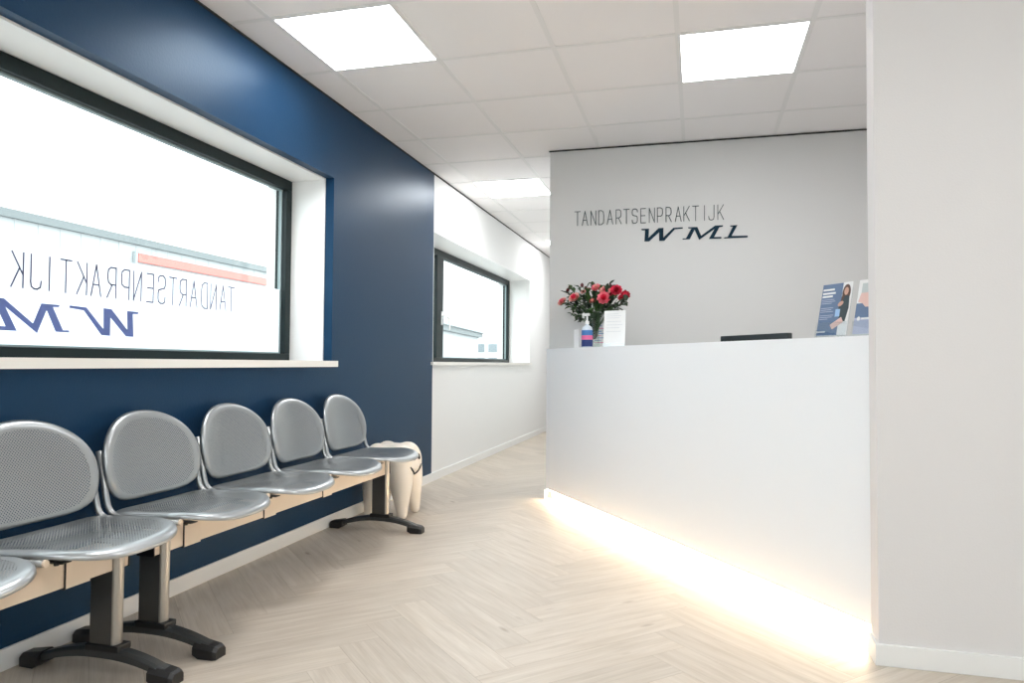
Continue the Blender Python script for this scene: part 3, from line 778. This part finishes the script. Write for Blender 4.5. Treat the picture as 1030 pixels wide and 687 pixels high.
def bench(y_first, nseat, legs, label, tip, y0b, y1b, clamps):
    root = empty('beam_bench', (-1.766, (y0b+y1b)/2, 0), label, 'bench', 'perforated metal waiting benches')
    oy = root.location.y
    def put(o): o.location = (0, 0, 0); return o
    bm = bmesh.new(); box(bm, -1.80, -1.736, y0b, y1b, .3235, .405, 0, .004)
    link_mesh('beam', bm, M['beam'], root, world=True)
    for s in (0, 1):  # end caps, coloured black as the beam end lies in shadow
        bm = bmesh.new(); yy = y0b-.004 if s == 0 else y1b
        box(bm, -1.802, -1.734, yy, yy+.004, .3215, .407, 0, .001); link_mesh('beam_cap', bm, M['rubber'], root, world=True)
    for yc in clamps:
        bm = bmesh.new()
        box(bm, -1.803, -1.7325, yc, yc+.085, .3195, .4075, 0, .002)
        box(bm, -1.8035, -1.7315, yc-.003, yc, .3185, .4085, 1)
        link_mesh('beam_sleeve', bm, [M['beam'], M['black']], root, world=True)
    for k in range(nseat):
        yc = y_first + .5*k
        global seat_o, back_o
        for nm in ('seat', 'backrest'):
            ref = seat_o if nm == 'seat' else back_o
            if ref is None:
                o = link_mesh(nm, seat_mesh() if nm == 'seat' else back_mesh(), M['perf_seat' if nm == 'seat' else 'perf_back'], root, smooth=True)
                md = o.modifiers.new('thick', 'SOLIDIFY'); md.thickness = .0016; md.offset = -1
                if nm == 'seat': seat_o = o
                else: back_o = o
            else:
                o = ref.copy(); COL.objects.link(o); o.parent = root
            o.location = (XS-root.location.x, yc-oy, ZS) if nm == 'seat' else (-1.974-root.location.x, yc-oy, .467)
        for s in (-1, 1):
            y = yc+s*.2445-s*.012
            yb_ = y
            bm = bmesh.new()
            pts = [(-2.010, y, .655), (-1.972, y, .490)] + [tuple(p) for p in arc((-1.969, y, .478), (-1.960, y, .436), (-1.905, y, .4315), 7)] + [(-1.675, y-s*.004, .4290)]
            tube(bm, pts, .0105, 12)
            link_mesh('seat_tube', bm, M['tube'], root, smooth=True, world=True)
            bm = bmesh.new(); tube(bm, [(-1.675, y-s*.004, .4290), (-1.670, y-s*.004, .4290)], [.0112, .0095], 12)
            link_mesh('tube_cap', bm, M['beam'], root, smooth=False, world=True)
        # black carrier under each pan
        for s in (-1, 1):
            bm = bmesh.new()
            yy = yc+s*.17; box(bm, -1.86, -1.665, yy-.016, yy+.016, .4150, .4185, 0, .001)
            for xx in (-1.83, -1.70): 
                lathe(bm, [(.006, 0), (.007, .002), (.007, .009), (.005, .010)], 10, center=(xx, yy, .4055))
            link_mesh('seat_bracket', bm, M['rubber'], root, world=True)
    for y in legs:
        bm = bmesh.new()
        # column: flat tube with a rounded front
        pts = []
        for a in [-PI/2+PI*i/8 for i in range(9)]: pts.append((-1.735+.015*math.cos(a), y+.021*math.sin(a)))
        pts += [(-1.815, y+.021), (-1.815, y-.021)]
        prism(bm, pts, .092, .4105)
        bm.normal_update()
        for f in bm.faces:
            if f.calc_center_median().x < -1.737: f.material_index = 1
        leg = link_mesh('leg', bm, [M['leg'], M['legside_reflect']], root, world=True)
        # curved base arm
        bm = bmesh.new(); n = 16; prev = None
        for i in range(n+1):
            t = i/n; x = -2.045+.50*t; q = (x+1.775)/.25
            zt = .092-.050*q*q-.004; zb = zt-.030+.006*abs(q)
            hw = .026-.004*abs(q)
            ring = [bm.verts.new(v) for v in ((x, y-hw, zb), (x, y+hw, zb), (x, y+hw, zt-.008), (x, y+hw*.55, zt), (x, y-hw*.55, zt), (x, y-hw, zt-.008))]
            if prev:
                for k in range(6): bm.faces.new([prev[k], prev[(k+1) % 6], ring[(k+1) % 6], ring[k]])
            else: bm.faces.new(ring)
            prev = ring
        bm.faces.new(prev)
        link_mesh('base_arm', bm, M['darkleg'], leg, world=True)
        bm = bmesh.new(); box(bm, -1.826, -1.704, y-.028, y+.028, .078, .098, 0, .004); link_mesh('base_collar', bm, M['rubber'], leg, world=True)
        for xa, xb in ((-2.083, -2.000), (-1.592, -1.508)):
            bm = bmesh.new(); out = xa if xa < -2 else xb; inn = xb if xa < -2 else xa
            n = 8; prev = None
            for i in range(n+1):
                t = i/n; x = inn+(out-inn)*t
                hz = .052*(1-.25*t) if t < .99 else .034; hw = .034*(1-.1*t)*(1 if t < .9 else (.93 if t < .99 else .8))
                z0 = .0006 if t > .25 else .0006+.012*(1-t/.25)
                ring = [bm.verts.new(v) for v in ((x, y-hw, z0), (x, y+hw, z0), (x, y+hw, hz*.7), (x, y+hw*.6, hz), (x, y-hw*.6, hz), (x, y-hw, hz*.7))]
                if prev:
                    for k in range(6): bm.faces.new([prev[k], prev[(k+1) % 6], ring[(k+1) % 6], ring[k]])
                else: bm.faces.new(ring)
                prev = ring
            bm.faces.new(prev); link_mesh('foot_pad', bm, M['rubber'], leg, world=True)
    return root
bench(2.258, 4, (2.03, 3.795), 'four-seat perforated metal bench on two dark feet, the farther one ending beside the tooth', 0, 1.985, 3.84, (2.122, 2.595, 3.072))
bench(.250, 4, (.22, 1.832), 'nearest perforated metal bench, cut off at the left edge of the photo', 0, .18, 1.875, (.66, 1.15, 1.642))

# ------------------------------------------------------------------ tooth stool
TC = Vector((-1.885, 4.215, 0))
th = empty('tooth_stool', TC, 'cream plastic tooth-shaped stool with smiling face behind the far end of the bench', 'stool')
def tooth_body():
    bm = bmesh.new()
    def blob(c, r, sc):
        nv = bmesh.ops.create_uvsphere(bm, u_segments=24, v_segments=16, radius=r)['verts']
        for v in nv: v.co = Vector((v.co.x*sc[0]+c[0], v.co.y*sc[1]+c[1], v.co.z*sc[2]+c[2]))
    # crown
    blob((0, 0, .34), .15, (1.06, 1.06, .78))
    blob((0, 0, .31), .15, (1.13, 1.13, .66))
    for sx in (-1, 1):
        for sy in (-1, 1):
            blob((sx*.070, sy*.070, .340), .095, (1, 1, 1.28))
            blob((sx*.078, sy*.078, .27), .082, (1, 1, 1.3))
            # root
            st = set(bm.verts)
            lathe(bm, [(.022, .0), (.031, .006), (.041, .06), (.056, .13), (.076, .21), (.088, .30)], 20, center=(0, 0, 0))
            for v in [q for q in bm.verts if q not in st]:
                k = v.co.z/.30; v.co.x += sx*(.115-.035*k); v.co.y += sy*(.105-.03*k)
    o = link_mesh('tooth_body', bm, M['plastic_tooth'], th)
    r = o.modifiers.new('remesh', 'REMESH'); r.mode = 'VOXEL'; r.voxel_size = .007; r.use_smooth_shade = True
    s = o.modifiers.new('smooth', 'SMOOTH'); s.factor = .6; s.iterations = 34
    bpy.context.view_layer.update()
    dg = bpy.context.evaluated_depsgraph_get(); ev = o.evaluated_get(dg); me = bpy.data.meshes.new_from_object(ev)
    o.modifiers.clear(); o.data = me
    for p in me.polygons: p.use_smooth = True
    zmin = min(v.co.z for v in me.vertices)
    for v in me.vertices: v.co.z -= zmin-.0004
    return o
tb = tooth_body()
bvh = BVHTree.FromPolygons([v.co.copy() for v in tb.data.vertices], [tuple(p.vertices) for p in tb.data.polygons])
def on_tooth(az, z):
    d = Vector((math.cos(az), math.sin(az), 0)); hit = bvh.ray_cast(Vector((0, 0, z))+d*.5, -d)
    return (hit[0]+d*.001) if hit[0] is not None else d*.15+Vector((0, 0, z))
FA = -.05
def face_line(pts, r, name):
    bm = bmesh.new(); tube(bm, [on_tooth(FA+a, z) for a, z in pts], r, 8); link_mesh(name, bm, M['black'], th, smooth=True)
face_line([(-.42+.84*t, .266+.042*(2*t-1)**2) for t in [i/14 for i in range(15)]], .0065, 'mouth')
face_line([(-.47, .318), (-.42, .308), (-.37, .300)], .004, 'mouth_corner'); face_line([(.37, .300), (.42, .308), (.47, .318)], .004, 'mouth_corner')
for a in (-.12, .34):
    face_line([(a, .352), (a, .362), (a, .378), (a, .388)], [.007, .0105, .0105, .006], 'eye')

# ------------------------------------------------------------------ outside
struct(boxobj('ground', mat('asphalt', (.30, .30, .30), .9), (-120, XO-.05, -60, 200, -.35, -.25)))
M['clad'] = mat('cladding_white', (.46, .485, .495), .6); M['roofedge'] = mat('roof_edge_grey', (.18, .205, .21), .6); M['redb'] = mat('red_fascia', (.78, .20, .17), .6); M['clad2'] = mat('cladding_grey', (.38, .42, .43), .6)
M['farglass'] = mat('far_glass', (.22, .26, .28), .2); M['farwall'] = mat('far_wall', (.62, .63, .63), .7)
wh = empty('warehouse', (-24, 25, -.25), 'long white-clad warehouse with grey roof edge and red fascia outside the large window', 'building')
bm = bmesh.new(); box(bm, -32, -20, 2, 40, -.25, 5.24)
for k in range(48):
    y = 2.4+.8*k; box(bm, -20.0, -19.985, y, y+.05, -.2, 5.24)
link_mesh('wall', bm, M['clad'], wh, world=True)
bm = bmesh.new(); box(bm, -32.1, -19.85, 1.9, 40.1, 5.24, 5.50); link_mesh('roof_edge', bm, M['roofedge'], wh, world=True)
bm = bmesh.new(); box(bm, -19.98, -19.86, 21.6, 39, 4.62, 4.93); link_mesh('red_fascia', bm, M['redb'], wh, world=True)
bm = bmesh.new(); box(bm, -19.98, -19.85, 21.45, 39.2, 4.93, 4.98); box(bm, -19.98, -19.85, 21.45, 21.55, 4.4, 4.93); link_mesh('fascia_trim', bm, M['clad2'], wh, world=True)
ha = empty('industrial_hall', (-28, 66, -.25), 'far industrial hall with deep grey eaves seen through the corridor window', 'building')
def slant(bm, p0, p1, wd, z0, z1):
    p0, p1 = Vector(p0), Vector(p1); d = (p1-p0).normalized(); n = Vector((-d.y, d.x)); n = n if n.x < 0 else -n
    prism(bm, [tuple(p0), tuple(p1), tuple(p1+n*wd), tuple(p0+n*wd)], z0, z1)
bm = bmesh.new(); slant(bm, (-21.8, 44), (-26.9, 86), 14, -.25, 4.2); link_mesh('wall', bm, M['clad'], ha, world=True)
bm = bmesh.new(); slant(bm, (-21.0, 43), (-26.4, 87.5), 15, 4.75, 5.45); link_mesh('eaves', bm, M['clad2'], ha, world=True)
bm = bmesh.new(); slant(bm, (-21.3, 43.3), (-26.6, 87), 14.6, 4.2, 4.75); link_mesh('soffit', bm, M['roofedge'], ha, world=True)
of = empty('office_block', (-30, 110, -.25), 'pale distant office block with rows of windows beyond the hall', 'building')
bm = bmesh.new(); box(bm, -44, -22, 100, 118, -.25, 4.2); box(bm, -22, -14, 104, 118, -.25, 5.2); link_mesh('wall', bm, M['farwall'], of, world=True)
for j in range(2):
    for k in range(12):
        bm = bmesh.new(); x = -43+1.9*k; box(bm, x, x+1.3, 99.93, 99.999, .6+2*j, 1.8+2*j); link_mesh('window', bm, M['farglass'], of, world=True)

# ------------------------------------------------------------------ light
w = bpy.data.worlds.new('overcast_sky'); scene.world = w; w.use_nodes = True
bg = w.node_tree.nodes['Background']; bg.inputs[0].default_value = (.92, .965, 1, 1); bg.inputs[1].default_value = 2.6
vs = scene.view_settings
vs.view_transform = 'Standard'; vs.look = 'None'; vs.exposure = 0.85; vs.gamma = 1; vs.use_curve_mapping = False
scene.cycles.use_denoising = True
scene.cycles.max_bounces = 10; scene.cycles.diffuse_bounces = 6; scene.cycles.transparent_max_bounces = 16
scene.cycles.sample_clamp_indirect = 6
